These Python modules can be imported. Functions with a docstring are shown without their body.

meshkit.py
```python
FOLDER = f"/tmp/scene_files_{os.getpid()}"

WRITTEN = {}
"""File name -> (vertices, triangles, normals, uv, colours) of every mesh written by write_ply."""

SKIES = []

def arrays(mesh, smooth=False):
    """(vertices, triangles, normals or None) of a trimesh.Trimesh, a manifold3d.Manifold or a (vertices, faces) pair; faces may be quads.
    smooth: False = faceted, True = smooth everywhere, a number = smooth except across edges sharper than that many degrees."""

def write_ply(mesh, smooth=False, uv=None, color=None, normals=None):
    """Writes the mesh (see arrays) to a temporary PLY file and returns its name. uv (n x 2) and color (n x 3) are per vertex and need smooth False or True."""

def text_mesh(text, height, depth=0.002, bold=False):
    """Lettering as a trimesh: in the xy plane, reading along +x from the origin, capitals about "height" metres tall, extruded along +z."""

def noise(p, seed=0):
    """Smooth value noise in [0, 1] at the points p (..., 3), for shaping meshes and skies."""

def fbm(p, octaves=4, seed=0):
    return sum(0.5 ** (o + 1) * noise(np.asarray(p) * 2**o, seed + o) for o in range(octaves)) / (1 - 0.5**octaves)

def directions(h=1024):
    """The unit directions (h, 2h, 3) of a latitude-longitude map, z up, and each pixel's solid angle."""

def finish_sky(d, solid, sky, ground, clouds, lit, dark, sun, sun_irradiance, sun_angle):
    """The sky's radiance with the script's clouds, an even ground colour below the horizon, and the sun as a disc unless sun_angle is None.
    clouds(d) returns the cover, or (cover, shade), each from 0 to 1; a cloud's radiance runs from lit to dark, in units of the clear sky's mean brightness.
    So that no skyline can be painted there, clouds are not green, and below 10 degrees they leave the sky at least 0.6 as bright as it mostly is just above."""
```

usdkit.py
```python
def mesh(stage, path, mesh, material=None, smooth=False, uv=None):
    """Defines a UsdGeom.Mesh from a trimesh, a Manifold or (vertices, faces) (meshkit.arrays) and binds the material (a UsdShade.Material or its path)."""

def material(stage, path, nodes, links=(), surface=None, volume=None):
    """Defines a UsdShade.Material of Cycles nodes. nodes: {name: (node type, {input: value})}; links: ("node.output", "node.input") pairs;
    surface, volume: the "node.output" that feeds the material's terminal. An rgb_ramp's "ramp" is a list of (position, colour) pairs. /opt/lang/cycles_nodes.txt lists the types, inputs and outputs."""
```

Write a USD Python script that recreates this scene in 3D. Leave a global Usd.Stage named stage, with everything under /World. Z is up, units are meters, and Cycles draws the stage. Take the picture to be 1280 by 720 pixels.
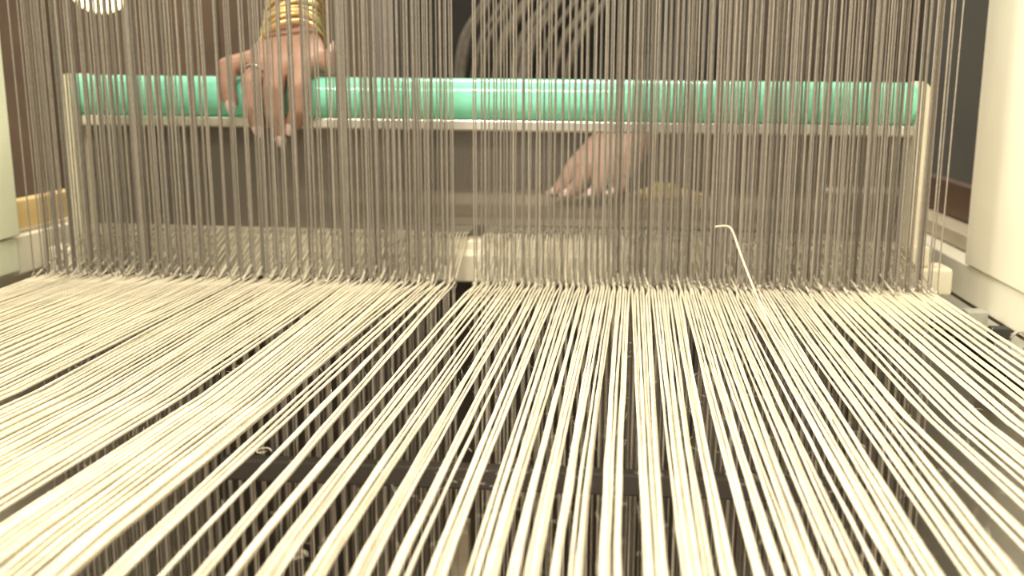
import math
import numpy as np
import trimesh
import manifold3d as m3
import shapely.geometry as sg
import usdkit, meshkit
from pxr import Usd, UsdGeom, UsdLux, Gf, Sdf, Vt

stage = Usd.Stage.CreateInMemory()
UsdGeom.SetStageUpAxis(stage, UsdGeom.Tokens.z)
UsdGeom.SetStageMetersPerUnit(stage, 1.0)
WORLD = UsdGeom.Xform.Define(stage, '/World')
stage.SetDefaultPrim(WORLD.GetPrim())
H = 0.85                      # height of the warp sheet at the heddles above the floor
rng = np.random.default_rng(7)

# ------------------------------------------------------------------ camera
EYE = np.array([0.13966731, -0.96369915, 0.19970305])
FWD = np.array([-0.09644883, 0.97441167, -0.20302592])
RGT = np.array([0.99512405, 0.09862924, 0.00062518])
UPV = np.array([-0.02063347, 0.20197568, 0.97917316])
FPX = 1254.63
cam = UsdGeom.Camera.Define(stage, '/World/camera')
cam.CreateHorizontalApertureAttr(36.0)
cam.CreateFocalLengthAttr(36.0 * FPX / 1280)
cam.CreateClippingRangeAttr(Gf.Vec2f(0.02, 100))
cam.CreateExposureAttr(0.85)
cam.CreateFStopAttr(6.5)
cam.CreateFocusDistanceAttr(0.72)
_m = np.eye(4)
_m[0, :3], _m[1, :3], _m[2, :3], _m[3, :3] = RGT, UPV, -FWD, EYE + [0, 0, H]
cam.AddTransformOp().Set(Gf.Matrix4d(*_m.ravel().tolist()))


def at(px, py, Y):
    """Point on the plane Y (metres beyond the first heddle row) where the photograph shows pixel px, py."""
    d = FWD * FPX + RGT * (px - 640) - UPV * (py - 360)
    return EYE + d * ((Y - EYE[1]) / d[1])


def at_x(px, py, Z=0.0):
    d = FWD * FPX + RGT * (px - 640) - UPV * (py - 360)
    return (EYE + d * ((Z - EYE[2]) / d[2]))


# ------------------------------------------------------------------ light
def rect_light(name, pos, target, w, h, power, col):
    L = UsdLux.RectLight.Define(stage, '/World/' + name)
    L.CreateWidthAttr(w); L.CreateHeightAttr(h); L.CreateIntensityAttr(power); L.CreateColorAttr(Gf.Vec3f(*col))
    p = np.array(pos, float) + [0, 0, H]; t = np.array(target, float) + [0, 0, H]
    z = p - t; z /= np.linalg.norm(z)
    x = np.array([1.0, 0, 0]) - z * z[0]; x /= np.linalg.norm(x); y = np.cross(z, x)
    M = np.eye(4); M[0, :3], M[1, :3], M[2, :3], M[3, :3] = x, y, z, p
    L.AddTransformOp().Set(Gf.Matrix4d(*M.ravel().tolist()))
    return L


rect_light('ceiling_tube_light', (-0.25, -0.80, 1.45), (0, 0.0, 0.05), 0.85, 0.10, 78.0, (1.0, 0.92, 0.74))
rect_light('window_light', (-1.05, -0.75, 0.78), (-0.25, 0.0, 0.05), 0.7, 0.8, 17.0, (1.0, 0.92, 0.76))
rect_light('ceiling_tube_light_001', (0.0, 1.05, 1.45), (-0.4, 0.0, 0.0), 0.85, 0.10, 42.0, (1.0, 0.92, 0.74))
dome = UsdLux.DomeLight.Define(stage, '/World/room_glow')
dome.CreateIntensityAttr(0.20)
dome.CreateColorAttr(Gf.Vec3f(1.0, 0.90, 0.74))

# ------------------------------------------------------------------ materials
LOOK = {}


def mat(name, col, rough=0.5, metal=0.0, noise=None, bump=None, spec=0.5, sheen=0.0, wave=None, vary=0.0, emit=None):
    """Principled look. noise: (scale, amount) mottles the colour; bump: (scale, strength, distance)."""
    n = {'p': ('principled_bsdf', {'base_color': col, 'roughness': rough, 'metallic': metal, 'specular_ior_level': spec})}
    links = []
    if sheen:
        n['p'][1]['sheen_weight'] = sheen
    if emit:
        n['p'][1]['emission_color'] = emit[0]; n['p'][1]['emission_strength'] = emit[1]
    n['tc'] = ('texture_coordinate', {})
    src = None
    if noise:
        sc, am = noise
        n['n'] = ('noise_texture', {'scale': sc, 'detail': 4.0, 'roughness': 0.6})
        lo = [max(0, c * (1 - am)) for c in col]; hi = [min(1, c * (1 + am)) for c in col]
        n['r'] = ('rgb_ramp', {'ramp': [(0.3, lo), (0.7, hi)]})
        links += [('tc.object', 'n.vector'), ('n.fac', 'r.fac')]
        src = 'r.color'
    if wave:                              # wood grain: scale, stretch, dark colour
        sc, dark = wave
        n['mp'] = ('mapping', {'scale': (sc, sc * 0.12, sc)})
        n['w'] = ('noise_texture', {'scale': 1.0, 'detail': 6.0, 'roughness': 0.65, 'distortion': 0.6})
        n['r'] = ('rgb_ramp', {'ramp': [(0.35, dark), (0.65, col)]})
        links += [('tc.object', 'mp.vector'), ('mp.vector', 'w.vector'), ('w.fac', 'r.fac')]
        src = 'r.color'
    if vary:
        n['oi'] = ('object_info', {})
        n['mr'] = ('map_range', {'from_min': 0.0, 'from_max': 1.0, 'to_min': 1 - vary, 'to_max': 1 + vary})
        n['hs'] = ('hsv', {'color': col})
        links += [('oi.random', 'mr.value'), ('mr.result', 'hs.value')]
        if src:
            links.append((src, 'hs.color'))
        src = 'hs.color'
    if src:
        links.append((src, 'p.base_color'))
    if bump:
        sc, st, di = bump
        n['bn'] = ('noise_texture', {'scale': sc, 'detail': 3.0})
        n['b'] = ('bump', {'strength': st, 'distance': di})
        links += [('tc.object', 'bn.vector'), ('bn.fac', 'b.height'), ('b.normal', 'p.normal')]
    LOOK[name] = usdkit.material(stage, '/World/Looks/' + name, n, links, surface='p.BSDF')
    return LOOK[name]


def yarn_mat(name, col, vary):
    """Two-ply twist as slanted bands of relief, with soft mottling."""
    n = {'p': ('principled_bsdf', {'roughness': 0.85, 'specular_ior_level': 0.2, 'sheen_weight': 0.25, 'sheen_roughness': 0.5}),
         'tc': ('texture_coordinate', {}),
         'mp': ('mapping', {'rotation': (0.0, 0.0, 0.9), 'scale': (1.0, 1.0, 1.0)}),
         'w': ('wave_texture', {'scale': 75.0, 'distortion': 2.0, 'detail': 2.0, 'detail_scale': 2.0}),
         'fn': ('noise_texture', {'scale': 900.0, 'detail': 3.0}),
         'ad': ('math', {'math_type': 'add'}),
         'b': ('bump', {'strength': 0.8, 'distance': 0.0005}),
         'n': ('noise_texture', {'scale': 35.0, 'detail': 4.0, 'roughness': 0.65}),
         'r': ('rgb_ramp', {'ramp': [(0.3, [c * 0.76 for c in col]), (0.7, [min(1, c * 1.10) for c in col])]}),
         'oi': ('object_info', {}), 'mr': ('map_range', {'from_min': 0.0, 'from_max': 1.0, 'to_min': 1 - vary, 'to_max': 1 + vary}),
         'hs': ('hsv', {})}
    l = [('tc.object', 'mp.vector'), ('mp.vector', 'w.vector'), ('tc.object', 'fn.vector'), ('w.fac', 'ad.value1'), ('fn.fac', 'ad.value2'),
         ('ad.value', 'b.height'), ('b.normal', 'p.normal'), ('tc.object', 'n.vector'), ('n.fac', 'r.fac'), ('r.color', 'hs.color'),
         ('oi.random', 'mr.value'), ('mr.result', 'hs.value'), ('hs.color', 'p.base_color')]
    LOOK[name] = usdkit.material(stage, '/World/Looks/' + name, n, l, surface='p.BSDF')


yarn_mat('cream_wool', (0.66, 0.595, 0.46), 0.09)
mat('grey_cord', (0.225, 0.200, 0.172), 0.8, noise=(300, 0.15), vary=0.18, spec=0.2)
mat('pale_cord', (0.52, 0.47, 0.40), 0.7, noise=(300, 0.15), vary=0.25, spec=0.2)
mat('steel', (0.62, 0.60, 0.55), 0.35, 1.0)
mat('reed_steel', (0.40, 0.36, 0.31), 0.5, 0.6)
mat('aluminium', (0.80, 0.77, 0.70), 0.28, 0.9, noise=(60, 0.05))
mat('green_tube', (0.32, 0.93, 0.70), 0.15, noise=(30, 0.05))
mat('cream_plastic', (0.93, 0.87, 0.69), 0.35, noise=(20, 0.03))
mat('white_lacquer', (0.84, 0.80, 0.66), 0.35, noise=(8, 0.02))
mat('pale_green_lacquer', (0.84, 0.87, 0.68), 0.35, noise=(8, 0.02))
mat('dark_rubber', (0.03, 0.028, 0.025), 0.7, noise=(40, 0.2))
mat('grey_rail', (0.34, 0.33, 0.28), 0.45, 0.3, noise=(40, 0.1))
mat('grey_bracket', (0.33, 0.33, 0.28), 0.45, noise=(60, 0.1))
mat('gold_wood', (0.78, 0.59, 0.29), 0.45, wave=(14, (0.62, 0.44, 0.19)))
mat('brown_wood', (0.125, 0.074, 0.045), 0.5, wave=(14, (0.09, 0.052, 0.033)))
mat('cabinet_wood', (0.085, 0.056, 0.038), 0.45, wave=(9, (0.05, 0.034, 0.025)))
mat('wall_wood', (0.100, 0.060, 0.030), 0.6, wave=(7, (0.072, 0.044, 0.024)))
mat('floor_wood', (0.20, 0.15, 0.11), 0.5, wave=(6, (0.14, 0.10, 0.075)))
mat('under_panel', (0.16, 0.135, 0.115), 0.7, noise=(6, 0.1))
mat('bar_black', (0.075, 0.064, 0.056), 0.7)
mat('dark_panel', (0.082, 0.078, 0.066), 0.6, noise=(6, 0.1))
mat('pale_board', (0.44, 0.38, 0.28), 0.6, noise=(15, 0.08))
mat('skin', (0.47, 0.285, 0.215), 0.5, noise=(45, 0.10), bump=(420, 0.25, 0.0006), spec=0.25)
mat('nail', (0.84, 0.64, 0.62), 0.2)
mat('gold', (0.90, 0.70, 0.34), 0.28, 1.0, bump=(900, 0.3, 0.0004))
mat('silver', (0.80, 0.78, 0.72), 0.25, 1.0)
mat('black_cloth', (0.022, 0.020, 0.019), 0.9, noise=(120, 0.25), bump=(500, 0.4, 0.001))
mat('scarf_cloth', (0.125, 0.108, 0.088), 0.9, noise=(90, 0.3), bump=(600, 0.4, 0.001))
mat('hair', (0.018, 0.013, 0.010), 0.5, bump=(300, 0.5, 0.002))
mat('weave_cream', (0.27, 0.23, 0.155), 0.9, noise=(350, 0.15), bump=(900, 0.6, 0.0008))
mat('weave_brown', (0.115, 0.078, 0.045), 0.9, noise=(350, 0.2), bump=(900, 0.6, 0.0008))
mat('olive_yarn', (0.42, 0.36, 0.10), 0.9, bump=(700, 0.6, 0.0008))
mat('lamp_glass', (0.9, 0.85, 0.7), 0.4, emit=((1.0, 0.80, 0.42), 3.2))
mat('fibre', (0.80, 0.74, 0.58), 0.9)
mat('eye_white', (0.85, 0.82, 0.78), 0.3)

# ------------------------------------------------------------------ helpers
USED = {}


def numbered(parent, name):
    k = USED.get((parent, name), 0)
    USED[(parent, name)] = k + 1
    return name if k == 0 else f'{name}_{k:03d}'


def keys(prim, label=None, cat=None, group=None, kind=None):
    for k, v in (('label', label), ('category', cat), ('group', group), ('kind', kind)):
        if v:
            prim.SetCustomDataByKey(k, v)


BASE = {}


def thing(name, loc, label=None, cat=None, group=None, kind=None):
    """An Xform at the thing's base; part meshes are given in room coordinates (z from the warp sheet) and moved into it."""
    path = '/World/' + numbered('/World', name)
    x = UsdGeom.Xform.Define(stage, path)
    x.AddTranslateOp().Set(Gf.Vec3d(float(loc[0]), float(loc[1]), float(loc[2]) + H))
    BASE[path] = np.array(loc, float)
    keys(x.GetPrim(), label, cat, group, kind)
    return path


def put(parent, name, mesh, material, smooth=35, label=None, kind=None, local=False):
    """A part or sub-part: one Mesh under parent."""
    v, f = (mesh.vertices, mesh.faces) if isinstance(mesh, trimesh.Trimesh) else (mesh if isinstance(mesh, tuple) else (mesh.to_mesh().vert_properties[:, :3], mesh.to_mesh().tri_verts))
    base = np.zeros(3) if local else BASE[parent]
    path = parent + '/' + numbered(parent, name)
    m = usdkit.mesh(stage, path, (np.asarray(v, float) - base, np.asarray(f)), LOOK[material], smooth=smooth)
    BASE[path] = base
    keys(m.GetPrim(), label, None, None, kind)
    return path


def single(name, mesh, material, label=None, cat=None, group=None, kind=None, smooth=35):
    """A thing that is one mesh."""
    v, f = (mesh.vertices, mesh.faces) if isinstance(mesh, trimesh.Trimesh) else (mesh if isinstance(mesh, tuple) else (mesh.to_mesh().vert_properties[:, :3], mesh.to_mesh().tri_verts))
    path = '/World/' + numbered('/World', name)
    v = np.asarray(v, float)
    loc = np.array([v[:, 0].mean(), v[:, 1].mean(), v[:, 2].min()])
    m = usdkit.mesh(stage, path, (v - loc, np.asarray(f)), LOOK[material], smooth=smooth)
    m.AddTranslateOp().Set(Gf.Vec3d(float(loc[0]), float(loc[1]), float(loc[2]) + H))
    keys(m.GetPrim(), label, cat, group, kind)
    return path


def tube(P, r, n=6, caps=True):
    """Swept circle along points P with radius r (number or one per point)."""
    P = np.asarray(P, float); r = np.broadcast_to(np.asarray(r, float), (len(P),))
    T = np.gradient(P, axis=0); T /= np.linalg.norm(T, axis=1, keepdims=True) + 1e-12
    ref = np.array([0, 0, 1.0]) if abs(T[:, 2]).mean() < 0.8 else np.array([1.0, 0, 0])
    A = np.cross(T, ref); A /= np.linalg.norm(A, axis=1, keepdims=True) + 1e-12
    B = np.cross(A, T)
    th = np.linspace(0, 2 * np.pi, n, endpoint=False)
    V = P[:, None] + r[:, None, None] * (np.cos(th)[None, :, None] * A[:, None] + np.sin(th)[None, :, None] * B[:, None])
    V = V.reshape(-1, 3)
    k = len(P); i = np.arange(k - 1)[:, None] * n; j = np.arange(n)[None]; j2 = (j + 1) % n
    q = np.stack([i + j, i + j2, i + n + j2, i + n + j], -1).reshape(-1, 4)
    F = np.vstack([q[:, [0, 2, 1]], q[:, [0, 3, 2]]])
    if caps:
        V = np.vstack([V, P[:1], P[-1:]])
        a = np.arange(n)
        F = np.vstack([F, np.stack([np.full(n, k * n), a, (a + 1) % n], 1), np.stack([np.full(n, k * n + 1), (k - 1) * n + (a + 1) % n, (k - 1) * n + a], 1)])
    return V, F


def join(parts):
    V, F, o = [], [], 0
    for v, f in parts:
        V.append(v); F.append(np.asarray(f) + o); o += len(v)
    return np.vstack(V), np.vstack(F)


def box(x0, x1, y0, y1, z0, z1, r=0.003):
    """Box with rounded edges (hull of eight small spheres)."""
    r = min(r, (x1 - x0) / 2.01, (y1 - y0) / 2.01, (z1 - z0) / 2.01)
    s = m3.Manifold.sphere(r, 12)
    return m3.Manifold.batch_hull([s.translate([x, y, z]) for x in (x0 + r, x1 - r) for y in (y0 + r, y1 - r) for z in (z0 + r, z1 - r)])


def prism_x(profile, x0, x1):
    """Closed profile of (y, z) points extruded along x."""
    cs = m3.CrossSection([np.asarray(profile, float).tolist()], m3.FillRule.NonZero)
    m = cs.extrude(x1 - x0)
    return m.transform(np.array([[0, 0, 1, x0], [1, 0, 0, 0], [0, 1, 0, 0]], float))


def bone(a, b, ra, rb, seg=20):
    return m3.Manifold.batch_hull([m3.Manifold.sphere(ra, seg).translate(list(map(float, a))), m3.Manifold.sphere(rb, seg).translate(list(map(float, b)))])


def soften(man, length, rounds=12):
    m = man.refine_to_length(length).to_mesh()
    t = trimesh.Trimesh(m.vert_properties[:, :3], m.tri_verts, process=True)
    trimesh.smoothing.filter_taubin(t, lamb=0.5, nu=0.52, iterations=rounds)
    return t


# ------------------------------------------------------------------ setting
single('floor', box(-2.6, 2.6, -2.6, 2.4, -H - 0.06, -H, 0.004), 'floor_wood', kind='structure')
wb = thing('wall_back', (0, 2.3, -H), kind='structure')
put(wb, 'backing', box(-2.6, 2.6, 2.32, 2.40, -H, 1.6, 0.004), 'dark_panel')
for k in range(18):                       # wall boards with open joints
    x = -2.58 + k * 0.287
    put(wb, 'board', box(x, x + 0.28, 2.295, 2.325, -H + 0.01, 1.59, 0.004), 'wall_wood')
single('wall_right', box(2.6, 2.68, -2.6, 2.4, -H, 1.6, 0.004), 'dark_panel', kind='structure')
dr = thing('door_1', (1.28, 1.62, -H), kind='structure')
put(dr, 'leaf', box(0.895, 1.75, 1.60, 1.64, -H, 1.35, 0.004), 'dark_panel')
put(dr, 'frame', box(0.885, 0.905, 1.59, 1.66, -H, 1.37, 0.003), 'dark_panel')
put(dr, 'handle', m3.Manifold.batch_hull([m3.Manifold.sphere(0.008, 12).translate([1.62, 1.58, 0.10]), m3.Manifold.sphere(0.008, 12).translate([1.72, 1.58, 0.10])]), 'steel')

ca = thing('cabinet', (0.5, 2.0, -H), 'dark brown wooden cabinet standing at the back wall on the right', 'cabinet')
put(ca, 'carcass', box(-0.55, 1.26, 1.93, 2.27, -H + 0.01, 1.45, 0.006), 'cabinet_wood')
for k in range(5):
    x = -0.545 + k * 0.360
    d_ = put(ca, 'door', box(x, x + 0.355, 1.905, 1.928, -H + 0.08, 1.40, 0.006), 'cabinet_wood')
    put(d_, 'knob', m3.Manifold.sphere(0.014, 16).translate([x + 0.32, 1.893, 0.15]), 'gold')

# ------------------------------------------------------------------ loom frame
loom = thing('loom_frame', (0, 0.0, -H), 'white lacquered loom frame with side uprights, black rails and a wooden strip', 'loom')
ZL, ZR = 0.0345, 0.0195                    # seam heights as they stand left and right
# left side: base block, upright, timber strip
put(loom, 'side_base', box(-0.66, -0.495, -1.4, 0.046, -0.003, ZL - 0.0010, 0.0015), 'pale_green_lacquer', label='pale greenish base panel of the left side')
put(loom, 'side_base', box(-0.66, -0.497, 0.048, 0.95, -0.008, ZL - 0.0010, 0.0015), 'white_lacquer', label='white base panel behind the left upright')
put(loom, 'upright', box(-0.66, -0.492, -0.55, 0.048, ZL + 0.0008, 1.05, 0.002), 'pale_green_lacquer', label='pale greenish left upright')
put(loom, 'side_strip', box(-0.518, -0.505, 0.052, 0.60, ZL + 0.0035, 0.071, 0.003), 'gold_wood', label='golden wooden strip behind the left upright')
put(loom, 'lower_side', box(-0.66, -0.515, -1.4, 0.95, -H, -0.032, 0.004), 'white_lacquer')
put(loom, 'side_rail', box(-0.515, -0.475, -1.4, 0.30, -0.060, -0.0205, 0.003), 'dark_rubber')
# right side
put(loom, 'side_base', box(0.522, 0.70, -1.4, 0.95, -0.034, 0.0052, 0.002), 'white_lacquer', label='cream white base panel of the right side')
put(loom, 'upright', box(0.519, 0.72, -0.55, 0.142, 0.0068, 1.05, 0.002), 'white_lacquer', label='cream white right upright')
put(loom, 'side_strip', box(0.545, 0.70, 0.146, 0.60, 0.0065, 0.026, 0.003), 'pale_board', label='beige board behind the right upright')
put(loom, 'side_strip', box(0.575, 0.59, 0.20, 0.60, 0.0275, 0.072, 0.003), 'brown_wood', label='brown wooden strip behind the right upright')
put(loom, 'lower_side', box(0.545, 0.70, -1.4, 0.95, -H, -0.046, 0.004), 'white_lacquer')
put(loom, 'side_rail', box(0.4845, 0.500, -1.4, 0.20, -0.052, -0.0285, 0.002), 'grey_rail')
put(loom, 'side_rail', box(0.502, 0.519, -1.4, 0.20, -0.058, -0.0335, 0.002), 'grey_rail')
put(loom, 'rail_skirt', box(0.4995, 0.503, -1.4, 0.20, -0.075, -0.050, 0.001), 'dark_rubber')
bk = put(loom, 'bracket', box(0.480, 0.499, 0.005, 0.022, -0.034, -0.016, 0.0015), 'grey_bracket')
put(loom, 'bracket', box(0.482, 0.499, -0.052, -0.040, -0.034, -0.018, 0.0015), 'dark_rubber', label='small black bracket')
clip_m = join([tube([(0.489 + 0.007 * math.cos(t), -0.094 + 0.0 * t, -0.020 + 0.010 * math.sin(t)) for t in np.linspace(0, 2 * np.pi, 17)], 0.0016, 8, False)])
put(loom, 'clip', clip_m, 'steel', label='small steel clip on the right rail')
# bars around the lower heddle cords
put(loom, 'spacer_bar', box(-0.25, 0.36, -0.034, -0.016, -0.201, -0.178, 0.003), 'bar_black', label='black bar in front of the lower heddle cords')
put(loom, 'divider', box(-0.0225, -0.0035, 0.018, 0.036, -0.60, -0.262, 0.002), 'pale_board', label='pale post standing in the wide gap')
put(loom, 'cross_beam', box(-0.52, 0.545, 0.016, 0.038, -0.67, -0.604, 0.004), 'dark_rubber')
put(loom, 'front_panel', box(-0.515, 0.545, 0.53, 0.545, -H + 0.02, -0.065, 0.004), 'under_panel', label='dark panel closing the loom below the cloth')
bb = put(loom, 'breast_beam', box(-0.515, 0.56, 0.47, 0.55, -0.06, 0.0385, 0.012), 'brown_wood')

# ------------------------------------------------------------------ beater
bt = thing('beater', (0, 0.10, -0.02), 'beater with a green tube handle between two cream side arms', 'beater')
TILT = -0.0087


def tz(x):
    return TILT * x


def shear(man):
    return man.warp_batch(lambda v: np.column_stack([v[:, 0], v[:, 1], v[:, 2] + TILT * v[:, 0]]))


def slab_yz(x0, x1, y0, y1, z0, z1, r, top):
    """Side arm: outer top corner rounded by 'top'."""
    return None


def arm(xo, xi, cl):
    # front outline in x, z with a big round on the outer top corner
    s = 1 if xo > xi else -1
    R = 0.011
    pts = [(xi, -0.012), (xo, -0.012), (xo, 0.2025 - R)] + [(xo - s * R + s * R * math.cos(t), 0.2025 - R + R * math.sin(t)) for t in np.linspace(0.1, math.pi / 2, 8)] + [(xi, 0.2025)]
    poly = sg.Polygon(pts).buffer(-0.0012).buffer(0.0012)
    if poly.exterior.is_ccw is False:
        poly = sg.polygon.orient(poly)
    cs = m3.CrossSection([list(map(list, poly.exterior.coords[:-1]))], m3.FillRule.NonZero)
    m = cs.extrude(0.040)
    return m.transform(np.array([[1, 0, 0, 0], [0, 0, -1, 0.128], [0, 1, 0, 0]], float))


put(bt, 'side_arm', shear(arm(-0.4560, -0.4420, 1)), 'cream_plastic', smooth=25)
put(bt, 'side_arm', shear(arm(0.4540, 0.4420, 1)), 'cream_plastic', smooth=25)
YC, ZC, RT = 0.110, 0.1790, 0.0222
prof = [(YC + RT * math.cos(t), ZC + RT * math.sin(t)) for t in np.linspace(0, 2 * np.pi, 48, endpoint=False)]
put(bt, 'handle_tube', shear(prism_x(prof, -0.4425, 0.4425)), 'green_tube', smooth=40, label='glossy green tube handle')
rp = sg.Polygon([(0.096, 0.1465), (0.124, 0.1465), (0.124, 0.1590), (0.096, 0.1590)]).buffer(-0.003).buffer(0.003, quad_segs=6)
put(bt, 'reed_holder', shear(prism_x(sg.polygon.orient(rp).exterior.coords[:-1], -0.4425, 0.4425)), 'aluminium', smooth=40, label='aluminium rail under the green tube')
# lower beam with a rounded nose, in two lengths meeting under the wide gap
nose = sg.Polygon([(0.0915, -0.0150), (0.130, -0.0150), (0.130, 0.0300), (0.0985, 0.0300), (0.0965, 0.0200), (0.0915, 0.0140)]).buffer(-0.0025).buffer(0.0025, quad_segs=8)
put(bt, 'lower_beam', shear(prism_x(sg.polygon.orient(nose).exterior.coords[:-1], -0.4425, 0.4425)), 'cream_plastic', smooth=40)
put(bt, 'end_block', shear(box(0.4455, 0.4640, 0.080, 0.0875, 0.0165, 0.0385, 0.003)), 'cream_plastic')
put(bt, 'end_block', shear(box(0.4555, 0.4880, 0.078, 0.1180, -0.0130, 0.0160, 0.004)), 'cream_plastic')
put(bt, 'end_block', shear(box(-0.4880, -0.4570, 0.088, 0.1180, -0.0180, 0.0120, 0.004)), 'cream_plastic')
ND = 520
cube_f = np.array([[0, 1, 3], [0, 3, 2], [4, 6, 7], [4, 7, 5], [0, 4, 5], [0, 5, 1], [2, 3, 7], [2, 7, 6], [0, 2, 6], [0, 6, 4], [1, 5, 7], [1, 7, 3]])
cube_v = np.array([[x, y, z] for x in (-1, 1) for y in (-1, 1) for z in (-1, 1)], float)
dents = []
for k in range(ND):
    x = -0.4385 + 0.877 * k / (ND - 1)
    dents.append((cube_v * [0.00028, 0.0016, 0.0595] + [x, 0.112, 0.0885 + tz(x)], cube_f))
put(bt, 'reed_wires', join(dents), 'reed_steel', smooth=False, kind='stuff', label='fine steel wires of the reed')

# ------------------------------------------------------------------ strands of the warp, as the photograph groups them
strands = []                               # (x0, x1, reference depth, side of the wide gap)


def px_strands(rows, y):
    return [(at_x(a, y)[0], at_x(b, y)[0]) for a, b in rows]


b700 = [(152, 175), (213, 220), (221.5, 229), (261, 275), (299, 314), (337, 366), (394, 416), (449, 462), (468, 472), (495, 509), (514, 520), (540, 549), (552, 566),
        (589, 594), (598, 605), (609, 625), (640, 644), (647, 652), (659, 677), (690, 701), (711, 716), (720, 727), (749, 762), (767, 776), (804, 816), (819, 834),
        (850, 855), (857, 864), (866, 873), (876, 880), (884, 888), (897, 914), (938, 950), (960, 972), (984, 989), (995, 1007), (1009, 1022), (1035, 1050), (1052, 1063),
        (1065, 1071), (1089, 1094), (1104, 1112), (1114, 1122), (1124, 1132), (1137, 1141), (1147, 1167), (1194, 1206), (1208, 1222), (1240, 1260)]
center = [(a, b, -0.57) for a, b in px_strands(b700, 700)]
left_gaps = [(-0.4005, -0.3975), (-0.3720, -0.3700), (-0.3440, -0.3415), (-0.3187, -0.3155), (-0.2890, -0.2870), (-0.2602, -0.2580), (-0.2415, -0.2326), (-0.2083, -0.2063), (-0.1962, -0.1940),
             (-0.1896, -0.1880), (-0.1582, -0.1565), (-0.1405, -0.1390), (-0.1309, -0.1227), (-0.0898, -0.0884), (-0.0822, -0.0810)]
right_gaps = [(0.3119, 0.3142), (0.3226, 0.3240), (0.3251, 0.3292), (0.3393, 0.3459), (0.3566, 0.3585), (0.3688, 0.3739), (0.3891, 0.3922), (0.4060, 0.4080), (0.4270, 0.4290)]


def between(x0, x1, gaps, ref):
    out, a = [], x0
    for g0, g1 in gaps:
        out.append((a, g0, ref)); a = g1
    out.append((a, x1, ref))
    return out


left = between(-0.4510, -0.0645, left_gaps, -0.37)
right = [(0.3142, 0.3226, -0.37)] + between(0.3292, 0.4500, right_gaps[3:], -0.37)
left[-1] = (left[-1][0], -0.0655, -0.37)
strands = left + center + right
TX, TREF, TSTR = [], [], []
for k, (a, b, ref) in enumerate(strands):
    w = b - a
    s = 0.2 / math.hypot(0.2, (a + b) / 2 - 0.14)         # a slanting view fills a sheet with fewer threads
    pitch = min(0.00140 / s, 0.00272)
    n = max(1, int(round(w / pitch)))
    xs = np.array([(a + b) / 2]) if n == 1 else np.linspace(a + 0.0009, b - 0.0009, n)
    if n > 1:
        xs = xs + rng.normal(0, 0.09 * w / n, n)
    for x in xs:
        TX.append(x); TREF.append(ref); TSTR.append(k)
TX, TREF, TSTR = np.array(TX), np.array(TREF), np.array(TSTR)
NT = len(TX)
print('threads', NT)
GAPX = -0.0185
k_gap = int(np.searchsorted(TX, GAPX))
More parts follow.
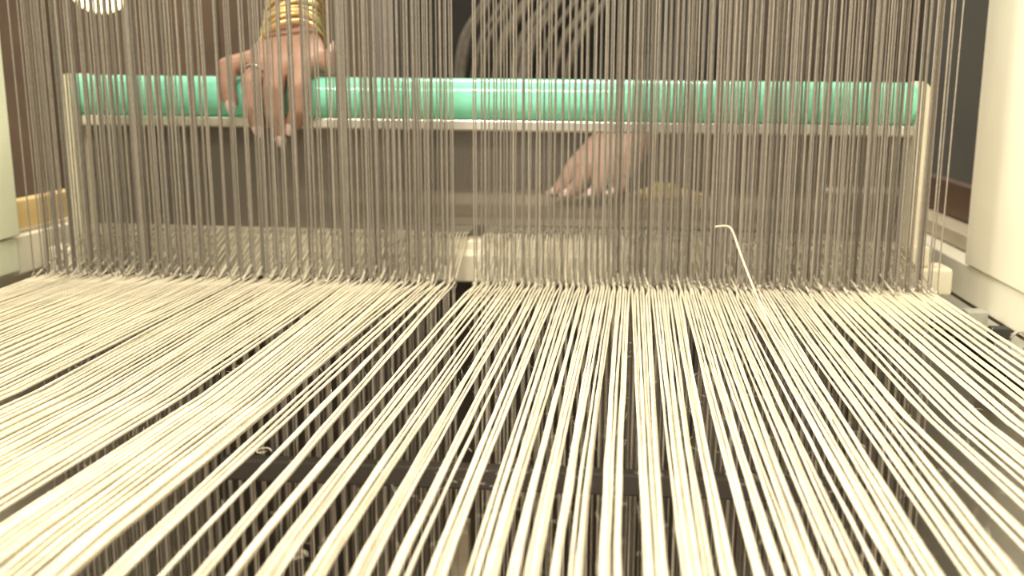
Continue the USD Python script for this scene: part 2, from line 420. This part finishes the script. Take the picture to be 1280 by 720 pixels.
# heddle places: evenly spread like their threads, keeping the wide gap open
def even(xs, lo, hi):
    n = len(xs)
    win = 31
    pad = np.concatenate([2 * xs[0] - xs[1:win][::-1], xs, 2 * xs[-1] - xs[-win:-1][::-1]])
    sm = np.convolve(pad, np.ones(win) / win, 'same')[win - 1:win - 1 + n]
    return lo + (hi - lo) * (sm - sm[0]) / (sm[-1] - sm[0])
HX = np.concatenate([even(TX[:k_gap], -0.4500, -0.0150), even(TX[k_gap:], 0.0048, 0.4490)])
HROW = (np.arange(NT) + (np.arange(NT) >= k_gap) * (4 - k_gap % 4)) % 4
HX0 = HX.copy()
for i in range(0, NT - 1):                 # rows one and two, and three and four, stand one behind the other
    if HROW[i] % 2 == 0 and HROW[i + 1] == HROW[i] + 1:
        HX[i] = HX[i + 1] = (HX0[i] + HX0[i + 1]) / 2
HX = HX + rng.normal(0, 0.0008, NT)
HY = np.array([0.0, 0.028, 0.017, 0.045])[HROW] + rng.normal(0, 0.0038, NT)
HX = np.where(np.arange(NT) < k_gap, np.minimum(HX, -0.0128 - 0.155 * HY), np.maximum(HX, 0.0070 - 0.155 * HY))     # the wide gap stays open
HZ = rng.normal(0, 0.0012, NT)
# ------------------------------------------------------------------ warp threads
YS = np.concatenate([np.arange(-1.30, -0.62, 0.02), np.arange(-0.62, -0.02, 0.006), np.arange(-0.02, 0.165, 0.006)])


def smooth_noise(n, step, amp):
    k = n // step + 4
    return np.interp(np.arange(n), np.arange(k) * step - rng.uniform(0, step), rng.normal(0, amp, k))


ORD = ['first', 'second', 'third', 'fourth', 'fifth', 'sixth', 'seventh', 'eighth', 'ninth', 'tenth', 'eleventh', 'twelfth', 'thirteenth', 'fourteenth', 'fifteenth', 'sixteenth', 'seventeenth',
       'eighteenth', 'nineteenth', 'twentieth']


def nth(n):
    if n <= 20:
        return ORD[n - 1]
    suf = 'th' if 10 <= n % 100 <= 20 else {1: 'st', 2: 'nd', 3: 'rd'}.get(n % 10, 'th')
    return f'{n}{suf}'


# the 300 that show largest are things of their own; the outermost ones, short in the picture, are one mass
REST = set(np.argsort(-np.abs(TX - 0.06))[:max(0, NT - 300)].tolist())
rest_tubes, rest_cords, PATHS = [], [], []
gap_strand = TSTR[k_gap]                   # first strand right of the wide gap
size_of = {k: int((TSTR == k).sum()) for k in range(len(strands))}
seen_in = {}
for i in range(NT):
    t = np.clip(-YS / -TREF[i], 0, 1.35)
    g = np.where(t < 1, 1 - (1 - np.minimum(t, 1)) ** 1.2, 1 + 0.0 * t)
    back_x = HX0[i] * 0.975
    x = np.where(YS < 0, HX0[i] + (TX[i] - HX0[i]) * g, HX0[i] + (back_x - HX0[i]) * np.clip(YS / 0.11, 0, 1)) + (HX[i] - HX0[i]) * np.exp(-((YS - HY[i]) / 0.02) ** 2)
    if TREF[i] > -0.5:
        x = x + 0.27 * (TX[i] - 0.14) * np.clip(-0.37 - YS, 0, 0.2)
    n = len(YS)
    wob = np.clip(-YS / 0.15, 0.1, 1)
    x = x + wob * (smooth_noise(n, 9, 0.00016) + smooth_noise(n, 30, 0.0003))
    rise = np.clip((YS - HY[i]) / (0.100 - HY[i]), 0, 1)
    dip = np.exp(-((YS - HY[i]) / 0.03) ** 2)
    z = 0.0365 * rise + HZ[i] * dip + wob * (-0.0013, 0.0013, 0.0)[i % 3] + wob * smooth_noise(n, 30, 0.0004) * (YS < 0.02) + TILT * x * np.clip(YS / 0.1, 0, 1)
    r = 0.00101 * (1 + smooth_noise(n, 4, 0.10) + smooth_noise(n, 18, 0.06)) * rng.uniform(0.92, 1.08)
    r = np.clip(r, 0.00055, 0.0016)
    k = TSTR[i]
    seen_in[k] = seen_in.get(k, 0) + 1
    if k >= gap_strand:
        st = f'{nth(k - gap_strand + 1)} strand right of the wide gap'
    else:
        st = f'{nth(gap_strand - k)} strand left of the wide gap'
    lab = f'cream wool warp thread, {"only one" if size_of[k] == 1 else nth(seen_in[k]) + " from left"} in the {st}'
    PATHS.append(np.column_stack([x, YS, z]))
    tb = tube(PATHS[-1], r, 6)
    if i in REST:
        rest_tubes.append(tb)
    else:
        single('warp_thread', tb, 'cream_wool', lab, 'thread', 'cream warp threads running to the heddles', smooth=True)
if rest_tubes:
    single('warp_thread_mass', join(rest_tubes), 'cream_wool', 'remaining cream warp threads along the left and right edges of the sheet', 'threads', kind='stuff', smooth=True)

# ------------------------------------------------------------------ heddles
CORD_R = 0.00080


def heddle_proto(path):
    zs = np.concatenate([[0.0045], np.linspace(0.014, 0.62, 11)])
    put(path, 'upper_cord', tube([(0, 0, z) for z in zs], np.where(zs < 0.01, CORD_R * 0.8, CORD_R), 6), 'grey_cord', smooth=True, local=True)
    th = np.linspace(0, 2 * np.pi, 13)
    put(path, 'eye', tube([(0.0024 * math.cos(t), 0, 0.0050 * math.sin(t)) for t in th], 0.0006, 5, False), 'steel', smooth=True, local=True)
    zs = np.concatenate([[-0.0045], np.linspace(-0.014, -0.60, 11)])
    put(path, 'lower_cord', tube([(0, 0, z) for z in zs], CORD_R * 1.1, 6), 'pale_cord', smooth=True, local=True)


first = None
ROWS = {0: 'nearest', 2: 'second', 1: 'third', 3: 'farthest'}
cnt = {(r, s): 0 for r in range(4) for s in ('left', 'right')}
left_n = {r: int(((HROW == r) & (np.arange(NT) < k_gap)).sum()) for r in range(4)}
for i in range(NT):
    row = int(HROW[i]); side = 'left' if i < k_gap else 'right'
    cnt[(row, side)] += 1
    order = cnt[(row, side)] if side == 'right' else left_n[row] - cnt[(row, side)] + 1
    lab = f'grey cord heddle of the {ROWS[row]} row, {nth(order)} to the {side} of the wide gap'
    if i in REST:
        for (z0, z1, rr) in ((0.0045, 0.62, CORD_R), (-0.60, -0.0045, CORD_R)):
            rest_cords.append(tube([(HX[i] + 0.002 * z0, HY[i], HZ[i] + z) for z in np.linspace(z0, z1, 5)], rr, 6))
        continue
    path = '/World/' + numbered('/World', 'string_heddle')
    x = UsdGeom.Xform.Define(stage, path)
    x.AddTranslateOp().Set(Gf.Vec3d(float(HX[i]), float(HY[i]), float(HZ[i]) + H))
    x.AddRotateXYZOp().Set(Gf.Vec3f(float(rng.normal(0, 0.12)), float(rng.normal(0, 0.14)), float(rng.uniform(0, 180))))
    keys(x.GetPrim(), lab, 'heddle', f'grey cord heddles of the {ROWS[row]} row')
    if first is None:
        first = path
        heddle_proto(path)
    else:
        x.GetPrim().GetReferences().AddInternalReference(first)
        x.GetPrim().SetInstanceable(True)

# idle heddles that carry no thread, closer set towards both ends of the rows
for x in np.linspace(-0.4485, 0.4475, 330) + rng.normal(0, 0.0004, 330):
    if -0.030 < x < 0.130 or (-0.27 < x < -0.14 and rng.random() < 0.75):
        continue
    y = rng.choice([0.008, 0.0225, 0.037]) + rng.normal(0, 0.002); tx, ty = rng.normal(0, 0.0018, 2)
    for z0, z1 in ((0.0045, 0.62), (-0.60, -0.0045)):
        rest_cords.append(tube([(x + tx * z, y + ty * z, z) for z in np.linspace(z0, z1, 5)], CORD_R * 0.9, 6))
if rest_cords:
    single('heddle_mass', join(rest_cords), 'grey_cord', 'remaining thin grey cord heddles set between the others towards both ends', 'heddles', kind='stuff', smooth=True)

# a bright end of yarn that hangs loose over the heddles on the right
pts = np.array([(0.238, -0.010, 0.0640), (0.2475, -0.010, 0.0650), (0.2525, -0.012, 0.0630), (0.258, -0.060, 0.0425), (0.2635, -0.11, 0.0230), (0.268, -0.16, 0.0085), (0.2705, -0.20, 0.0032), (0.2715, -0.30, 0.0026), (0.2725, -0.38, 0.0024)])
tt = np.linspace(0, 1, len(pts)); ss = np.linspace(0, 1, 60)
from scipy.interpolate import PchipInterpolator
single('loose_yarn', tube(PchipInterpolator(tt, pts)(ss), 0.0010, 7), 'cream_wool', 'bright loose end of yarn slanting over the heddles on the right', 'yarn', smooth=True)
for (px, py, rad, lab) in ((330, 566, 0.0035, 'curled loose fibre in the gap left of the lower middle'), (375, 697, 0.0028, 'curled loose fibre near the bottom edge, left of the middle')):
    c = at_x(px, py, 0.001)
    a = np.linspace(0.4, 5.6, 24)
    single('loose_fibre', tube(np.column_stack([c[0] + rad * np.cos(a), c[1] + 1.5 * rad * np.sin(a), 0.0012 + 0.0004 * a]), 0.00012, 5), 'fibre', lab, 'fibre', smooth=True)

# short wool fibres standing off the threads
fib_P, fib_n = [], []
for _ in range(9000):
    i = rng.integers(0, NT); k = int(rng.integers(36, 120))
    c0 = PATHS[i][k]; a = rng.uniform(-0.3, math.pi + 0.3)
    L = rng.uniform(0.0012, 0.0042); o = np.array([math.cos(a), 0, math.sin(a)]); sl = rng.choice([-1, 1]) * rng.uniform(0.4, 1.3); cu = rng.normal(0, 0.4, 3)
    for q in np.linspace(0, 1, 4):
        fib_P.append(c0 + o * (0.0009 + L * q * 0.55) + np.array([0, sl, 0]) * L * q + cu * L * q * q)
    fib_n.append(4)
fib_P = np.array(fib_P)
fc = UsdGeom.BasisCurves.Define(stage, '/World/wool_fuzz')
fc.CreateTypeAttr('linear')
fc.CreateCurveVertexCountsAttr(Vt.IntArray(fib_n))
fc.CreatePointsAttr(Vt.Vec3fArray.FromNumpy((fib_P + [0, 0, H]).astype(np.float32)))
fc.CreateWidthsAttr(Vt.FloatArray([0.00009]))
fc.SetWidthsInterpolation('constant')
from pxr import UsdShade
UsdShade.MaterialBindingAPI.Apply(fc.GetPrim()).Bind(LOOK['fibre'])
keys(fc.GetPrim(), 'fine pale wool fibres standing off the cream warp threads', 'fibres', None, 'stuff')

# ------------------------------------------------------------------ woven cloth, shuttle, bits behind the reed
def cloth_strip(y0, y1, x0, x1, seed):
    nx, ny = 90, max(4, int((y1 - y0) / 0.012))
    X, Y = np.meshgrid(np.linspace(x0, x1, nx), np.linspace(y0, y1, ny))
    Z = 0.0385 + 0.0012 * meshkit.noise(np.column_stack([X.ravel() * 9, Y.ravel() * 14, np.zeros(X.size)]), 3).reshape(X.shape) + TILT * X * 0.6
    top = np.column_stack([X.ravel(), Y.ravel(), Z.ravel()]); bot = top - [0, 0, 0.002]
    i = (np.arange(ny - 1)[:, None] * nx + np.arange(nx - 1)[None]).ravel()
    f1 = np.vstack([np.column_stack([i, i + 1, i + nx + 1]), np.column_stack([i, i + nx + 1, i + nx])])
    N = nx * ny
    f2 = f1[:, ::-1] + N
    ring = np.concatenate([np.arange(nx), np.arange(1, ny) * nx + nx - 1, (ny - 1) * nx + np.arange(nx - 2, -1, -1), np.arange(ny - 2, 0, -1) * nx])
    rn = np.roll(ring, -1)
    f3 = np.vstack([np.column_stack([ring, ring + N, rn + N]), np.column_stack([ring, rn + N, rn])])
    return np.vstack([top, bot]), np.vstack([f1, f2, f3])


cl = thing('woven_cloth', (0, 0.3, 0.036), 'striped beige and brown woven cloth stretched behind the reed', 'cloth')
put(cl, 'stripe', cloth_strip(0.158, 0.215, -0.44, 0.44, 1), 'weave_cream', label='beige stripe nearest the reed')
put(cl, 'stripe', cloth_strip(0.215, 0.340, -0.44, 0.44, 2), 'weave_brown', label='brown stripe')
put(cl, 'stripe', cloth_strip(0.340, 0.470, -0.44, 0.44, 3), 'weave_cream', label='beige stripe at the far edge')

sh = thing('shuttle', (0.20, 0.38, 0.042), 'small boat shuttle with olive yarn lying on the cloth', 'shuttle')
hull = m3.Manifold.batch_hull([m3.Manifold.sphere(0.009, 16).translate([0.20 + dx, 0.38 + dy, 0.051]) for dx, dy in ((-0.012, 0), (0.030, 0.0))] + [m3.Manifold.sphere(0.003, 10).translate([0.20 + dx, 0.38, 0.050]) for dx in (-0.035, 0.06)])
put(sh, 'body', hull - box(0.187, 0.229, 0.375, 0.385, 0.052, 0.07, 0.001), 'gold_wood')
put(sh, 'bobbin', tube([(0.188, 0.38, 0.058), (0.20, 0.38, 0.058), (0.215, 0.38, 0.058), (0.228, 0.38, 0.058)], [0.004, 0.0085, 0.0085, 0.004], 14), 'olive_yarn')

# ------------------------------------------------------------------ pendant lamp
lc = at(125, -16, 1.5)
lp = thing('pendant_lamp', (lc[0], lc[1], lc[2] - 0.066), 'glowing yellow globe lamp hanging by the brown wall, upper left', 'lamp')
put(lp, 'globe', m3.Manifold.sphere(0.066, 48).scale([1.08, 1, 0.92]).translate(list(map(float, lc))), 'lamp_glass', smooth=True)
put(lp, 'cap', tube([lc + [0, 0, 0.055], lc + [0, 0, 0.095], lc + [0, 0, 0.11]], [0.026, 0.024, 0.008], 20), 'steel')
put(lp, 'cord', tube([lc + [0, 0, 0.11], lc + [0, 0, 0.5], lc + [0, 0, 1.1]], 0.003, 8), 'dark_rubber')

# ------------------------------------------------------------------ weaver
pw = thing('person', (-0.02, 0.72, -H), 'person in black with a striped scarf, hand with gold bangles on the green handle', 'person')


def hand(wr, mc, fingers, thumb, palm_r=0.012):
    """wr: wrist spheres (p, r); mc: four knuckles (p, r); fingers: four lists of (p, r); thumb: list of (p, r)."""
    out = []
    S = lambda p, r: m3.Manifold.sphere(r, 20).translate(list(map(float, p)))
    for a, b in zip(mc[:-1], mc[1:]):
        out.append(m3.Manifold.batch_hull([S(*a), S(*b), S(*wr[0]), S(*wr[1])]))
    for k, f in enumerate(fingers):
        chain = [mc[k]] + f
        out += [bone(p0, p1, r0, r1) for (p0, r0), (p1, r1) in zip(chain[:-1], chain[1:])]
    out += [bone(p0, p1, r0, r1) for (p0, r0), (p1, r1) in zip(thumb[:-1], thumb[1:])]
    out.append(m3.Manifold.batch_hull([S(*thumb[0]), S(*thumb[1]), S(*mc[3]), S(*wr[1])]))
    return out


def J(px, py, Y, r):
    return (at(px, py, Y), r)


# right hand, folded over the green tube
w1 = [J(350, 52, 0.138, 0.017), J(384, 54, 0.138, 0.017)]
k1 = [J(320, 73, 0.112, 0.0105), J(326, 80, 0.096, 0.0115), J(346, 84, 0.090, 0.0125), J(374, 84, 0.091, 0.0125)]
f1 = [[J(284, 84, 0.086, 0.0105), J(283, 107, 0.0775, 0.0095), J(288, 126, 0.0785, 0.0082)],
      [J(314, 104, 0.0755, 0.0110), J(316, 132, 0.0735, 0.0098), J(322, 155, 0.0790, 0.0086)],
      [J(342, 112, 0.0725, 0.0114), J(344, 144, 0.0730, 0.0104), J(350, 167, 0.0800, 0.0086)],
      [J(374, 110, 0.0730, 0.0120), J(374, 136, 0.0735, 0.0106), J(368, 154, 0.0790, 0.0086)]]
t1 = [J(386, 62, 0.128, 0.0140), J(397, 76, 0.116, 0.0115), J(413, 79, 0.110, 0.0122), J(419, 70, 0.109, 0.0118)]
# left hand, resting on the cloth
w2 = [J(752, 182, 0.44, 0.020), J(790, 190, 0.43, 0.020)]
k2 = [J(772, 222, 0.380, 0.0115), J(752, 214, 0.376, 0.0120), J(733, 210, 0.378, 0.0120), J(718, 208, 0.388, 0.0115)]
f2 = [[J(775, 232, 0.360, 0.0092), J(771, 240, 0.352, 0.0082), J(765, 243, 0.346, 0.0075)],
      [J(750, 228, 0.354, 0.0100), J(745, 238, 0.344, 0.0088), J(739, 243, 0.338, 0.0080)],
      [J(726, 226, 0.354, 0.0100), J(718, 237, 0.344, 0.0088), J(710, 243, 0.338, 0.0080)],
      [J(708, 224, 0.362, 0.0098), J(700, 236, 0.352, 0.0086), J(693, 241, 0.346, 0.0078)]]
t2 = [J(738, 200, 0.420, 0.0130), J(716, 220, 0.402, 0.0110), J(704, 232, 0.390, 0.0100), J(698, 238, 0.378, 0.0090)]
elb1 = np.array([-0.170, 0.375, 0.46]); sho1 = np.array([-0.20, 0.74, 0.56])
wc1 = (w1[0][0] + w1[1][0]) / 2; wc2 = (w2[0][0] + w2[1][0]) / 2
fore1 = at(371, -4, 0.182)
elb2 = np.array([0.26, 0.66, 0.24]); sho2 = np.array([0.17, 0.76, 0.55])
S = lambda p, r: m3.Manifold.sphere(r, 24).translate(list(map(float, p)))
body = hand(w1, k1, f1, t1) + hand(w2, k2, f2, t2)
body += [m3.Manifold.batch_hull([S(*w1[0]), S(*w1[1]), S(fore1, 0.027)]), bone(fore1, elb1, 0.027, 0.040), bone(elb1, sho1, 0.038, 0.050)]
body += [m3.Manifold.batch_hull([S(*w2[0]), S(*w2[1]), S(wc2 * 0.6 + elb2 * 0.4, 0.030)]), bone(wc2 * 0.6 + elb2 * 0.4, elb2, 0.030, 0.038), bone(elb2, sho2, 0.038, 0.050)]
mid = np.array([-0.015, 0.77, 0.0])
body += [m3.Manifold.batch_hull([S(sho1, 0.05), S(sho2, 0.05), S(mid + [0, 0, 0.30], 0.10)]), m3.Manifold.batch_hull([S(mid + [-0.06, 0, 0.32], 0.09), S(mid + [0.06, 0, 0.32], 0.09), S(mid + [-0.08, 0.02, 0.02], 0.10), S(mid + [0.08, 0.02, 0.02], 0.10)])]
body += [bone(mid + [0, 0, 0.56], mid + [0, -0.02, 0.70], 0.052, 0.050)]
hd = mid + [0, -0.035, 0.79]
body += [m3.Manifold.sphere(1, 40).scale([0.073, 0.092, 0.110]).translate(list(map(float, hd))), bone(hd + [0, -0.05, -0.065], hd + [0, -0.02, -0.02], 0.040, 0.06),
         bone(hd + [0, -0.088, 0.01], hd + [0, -0.104, -0.022], 0.007, 0.012)]
for s in (-1, 1):
    body.append(m3.Manifold.sphere(1, 16).scale([0.008, 0.018, 0.028]).translate([float(hd[0] + s * 0.074), float(hd[1] + 0.008), float(hd[2] - 0.01)]))
for s in (-1, 1):
    body += [bone(mid + [s * 0.085, 0.02, 0.02], mid + [s * 0.09, 0.0, -0.38], 0.085, 0.055), bone(mid + [s * 0.09, 0.0, -0.38], mid + [s * 0.09, 0.02, -0.78], 0.055, 0.038),
             bone(mid + [s * 0.09, 0.03, -0.815], mid + [s * 0.095, -0.12, -0.825], 0.033, 0.022)]
union = m3.Manifold.batch_boolean(body, m3.OpType.Add)
body_mesh = soften(union, 0.0042, 10)
print('body', len(body_mesh.faces))
bd = put(pw, 'body', body_mesh, 'skin', smooth=True)

# clothes
top = [bone(elb1 * 0.75 + sho1 * 0.25, sho1, 0.054, 0.066), bone(elb2, sho2, 0.052, 0.066), bone(wc2 * 0.55 + elb2 * 0.45, elb2, 0.042, 0.052), m3.Manifold.batch_hull([S(sho1, 0.064), S(sho2, 0.064), S(mid + [0, 0, 0.30], 0.115)]),
       m3.Manifold.batch_hull([S(mid + [-0.115, 0, 0.34], 0.105), S(mid + [0.105, 0, 0.34], 0.105), S(mid + [-0.115, 0.02, -0.05], 0.12), S(mid + [0.105, 0.02, -0.05], 0.12)])]
dress = soften(m3.Manifold.batch_boolean(top, m3.OpType.Add), 0.012, 8)
nn = meshkit.noise(dress.vertices * [9, 9, 3], 5)
dress.vertices = dress.vertices + dress.vertex_normals * (nn * 0.006)[:, None]
put(pw, 'top', dress, 'black_cloth', smooth=True, label='plain black top')
trs = []
for s in (-1, 1):
    trs += [bone(mid + [s * 0.075, 0.02, 0.0], mid + [s * 0.09, 0.0, -0.40], 0.115, 0.080), bone(mid + [s * 0.09, 0.0, -0.40], mid + [s * 0.09, 0.02, -0.74], 0.080, 0.068)]
put(pw, 'trousers', soften(m3.Manifold.batch_boolean(trs, m3.OpType.Add), 0.016, 6), 'black_cloth', smooth=True)
hr = m3.Manifold.sphere(1, 40).scale([0.082, 0.100, 0.118]).translate([float(hd[0]), float(hd[1] + 0.012), float(hd[2] + 0.010)]) - box(hd[0] - 0.055, hd[0] + 0.055, hd[1] - 0.2, hd[1] - 0.045, hd[2] - 0.15, hd[2] + 0.055, 0.02)
hr = hr + m3.Manifold.sphere(1, 24).scale([0.05, 0.045, 0.05]).translate([float(hd[0]), float(hd[1] + 0.115), float(hd[2])])
put(pw, 'hair', hr, 'hair', smooth=60)
for s in (-1, 1):
    put(pw, 'eyeball', m3.Manifold.sphere(0.011, 16).translate([float(hd[0] + s * 0.030), float(hd[1] - 0.078), float(hd[2] + 0.004)]), 'eye_white', smooth=True)
# scarf: a fan of narrow pleats slanting across the chest
sc = None
for k in range(13):
    x0, x1 = 568 + k * 11.5, 600 + k * 13.0
    a, b, c = at(x0, 108, 0.610), at(x0 * 0.62 + x1 * 0.38 - 6, 55, 0.612), at(x1 + 6, -8, 0.622)
    d = at(x1 + 40, -90, 0.66)
    q = PchipInterpolator([0, 0.35, 0.7, 1.0], np.array([a, b, c, d]))(np.linspace(0, 1, 22))
    v, f = tube(q + rng.normal(0, 0.004, 3) * [1, 0, 0], 0.0050 * (1 + 0.3 * np.sin(np.linspace(0, 5, 22) + k)), 8)
    v[:, 1] = q[0, 1] + (v[:, 1] - q[0, 1]) * 1.0
    put(pw, 'scarf_pleat', (v, f), 'scarf_cloth', smooth=True)

# gold bangles round the right forearm, ring, nails
ax = fore1 - wc1; ax /= np.linalg.norm(ax)
for k in range(10):
    c = wc1 + ax * (-0.006 + 0.0078 * k) + np.array([0, 0.002, 0.002])
    side = np.cross(ax, [0, 1.0, 0]); side /= np.linalg.norm(side)
    tilt = ax + side * (0.16 + 0.10 * math.sin(k * 2.1)) + np.array([0, 0.10 * math.sin(k * 1.3), 0]); tilt /= np.linalg.norm(tilt)
    u = np.cross(tilt, [0, 1.0, 0]); u /= np.linalg.norm(u); w = np.cross(tilt, u)
    R = 0.0345 - 0.0004 * k
    th = np.linspace(0, 2 * np.pi, 49)
    put(pw, 'bangle', tube([c + R * (math.cos(t) * u + math.sin(t) * w) for t in th], 0.0021 if k % 2 else 0.0028, 8, False), 'gold', smooth=True)


def ring_on(p0, p1, r, name, material, thick=0.0013):
    ax = (p1 - p0) / np.linalg.norm(p1 - p0)
    u = np.cross(ax, [0, 0, 1.0]); u /= np.linalg.norm(u); w = np.cross(ax, u); c = (p0 + p1) / 2
    return put(pw, name, tube([c + r * (math.cos(t) * u + math.sin(t) * w) for t in np.linspace(0, 2 * np.pi, 33)], thick, 8, False), material, smooth=True)


rg = ring_on(k1[1][0] * 0.55 + f1[1][0][0] * 0.45, k1[1][0] * 0.4 + f1[1][0][0] * 0.6, 0.0125, 'finger_ring', 'silver')
ring_on(k2[0][0], f2[0][0][0], 0.0115, 'finger_ring', 'silver')


def nail(chain, up, name='fingernail'):
    (p0, r0), (p1, r1) = chain[-2], chain[-1]
    ax = (p1 - p0) / np.linalg.norm(p1 - p0)
    n = np.array(up, float); n -= ax * (n @ ax); n /= np.linalg.norm(n)
    s = np.cross(ax, n)
    v = m3.Manifold.sphere(1, 20).to_mesh()
    V = v.vert_properties[:, :3] * [r1 * 0.72, 0.0100, 0.0020]
    c = p1 + n * (r1 * 0.80) + ax * 0.0035
    W = c + V[:, :1] * s + V[:, 1:2] * ax + V[:, 2:] * n
    W = W - n * ((V[:, 0] ** 2) / (2.2 * r1))[:, None]
    put(pw, name, (W, v.tri_verts), 'nail', smooth=True)


for ch in f1:
    nail(ch, (0.05, -1, 0.25))
for ch in f2:
    nail(ch, (-0.1, -0.5, 1))
nail(t1, (0.2, -0.3, 1.0), 'thumbnail')
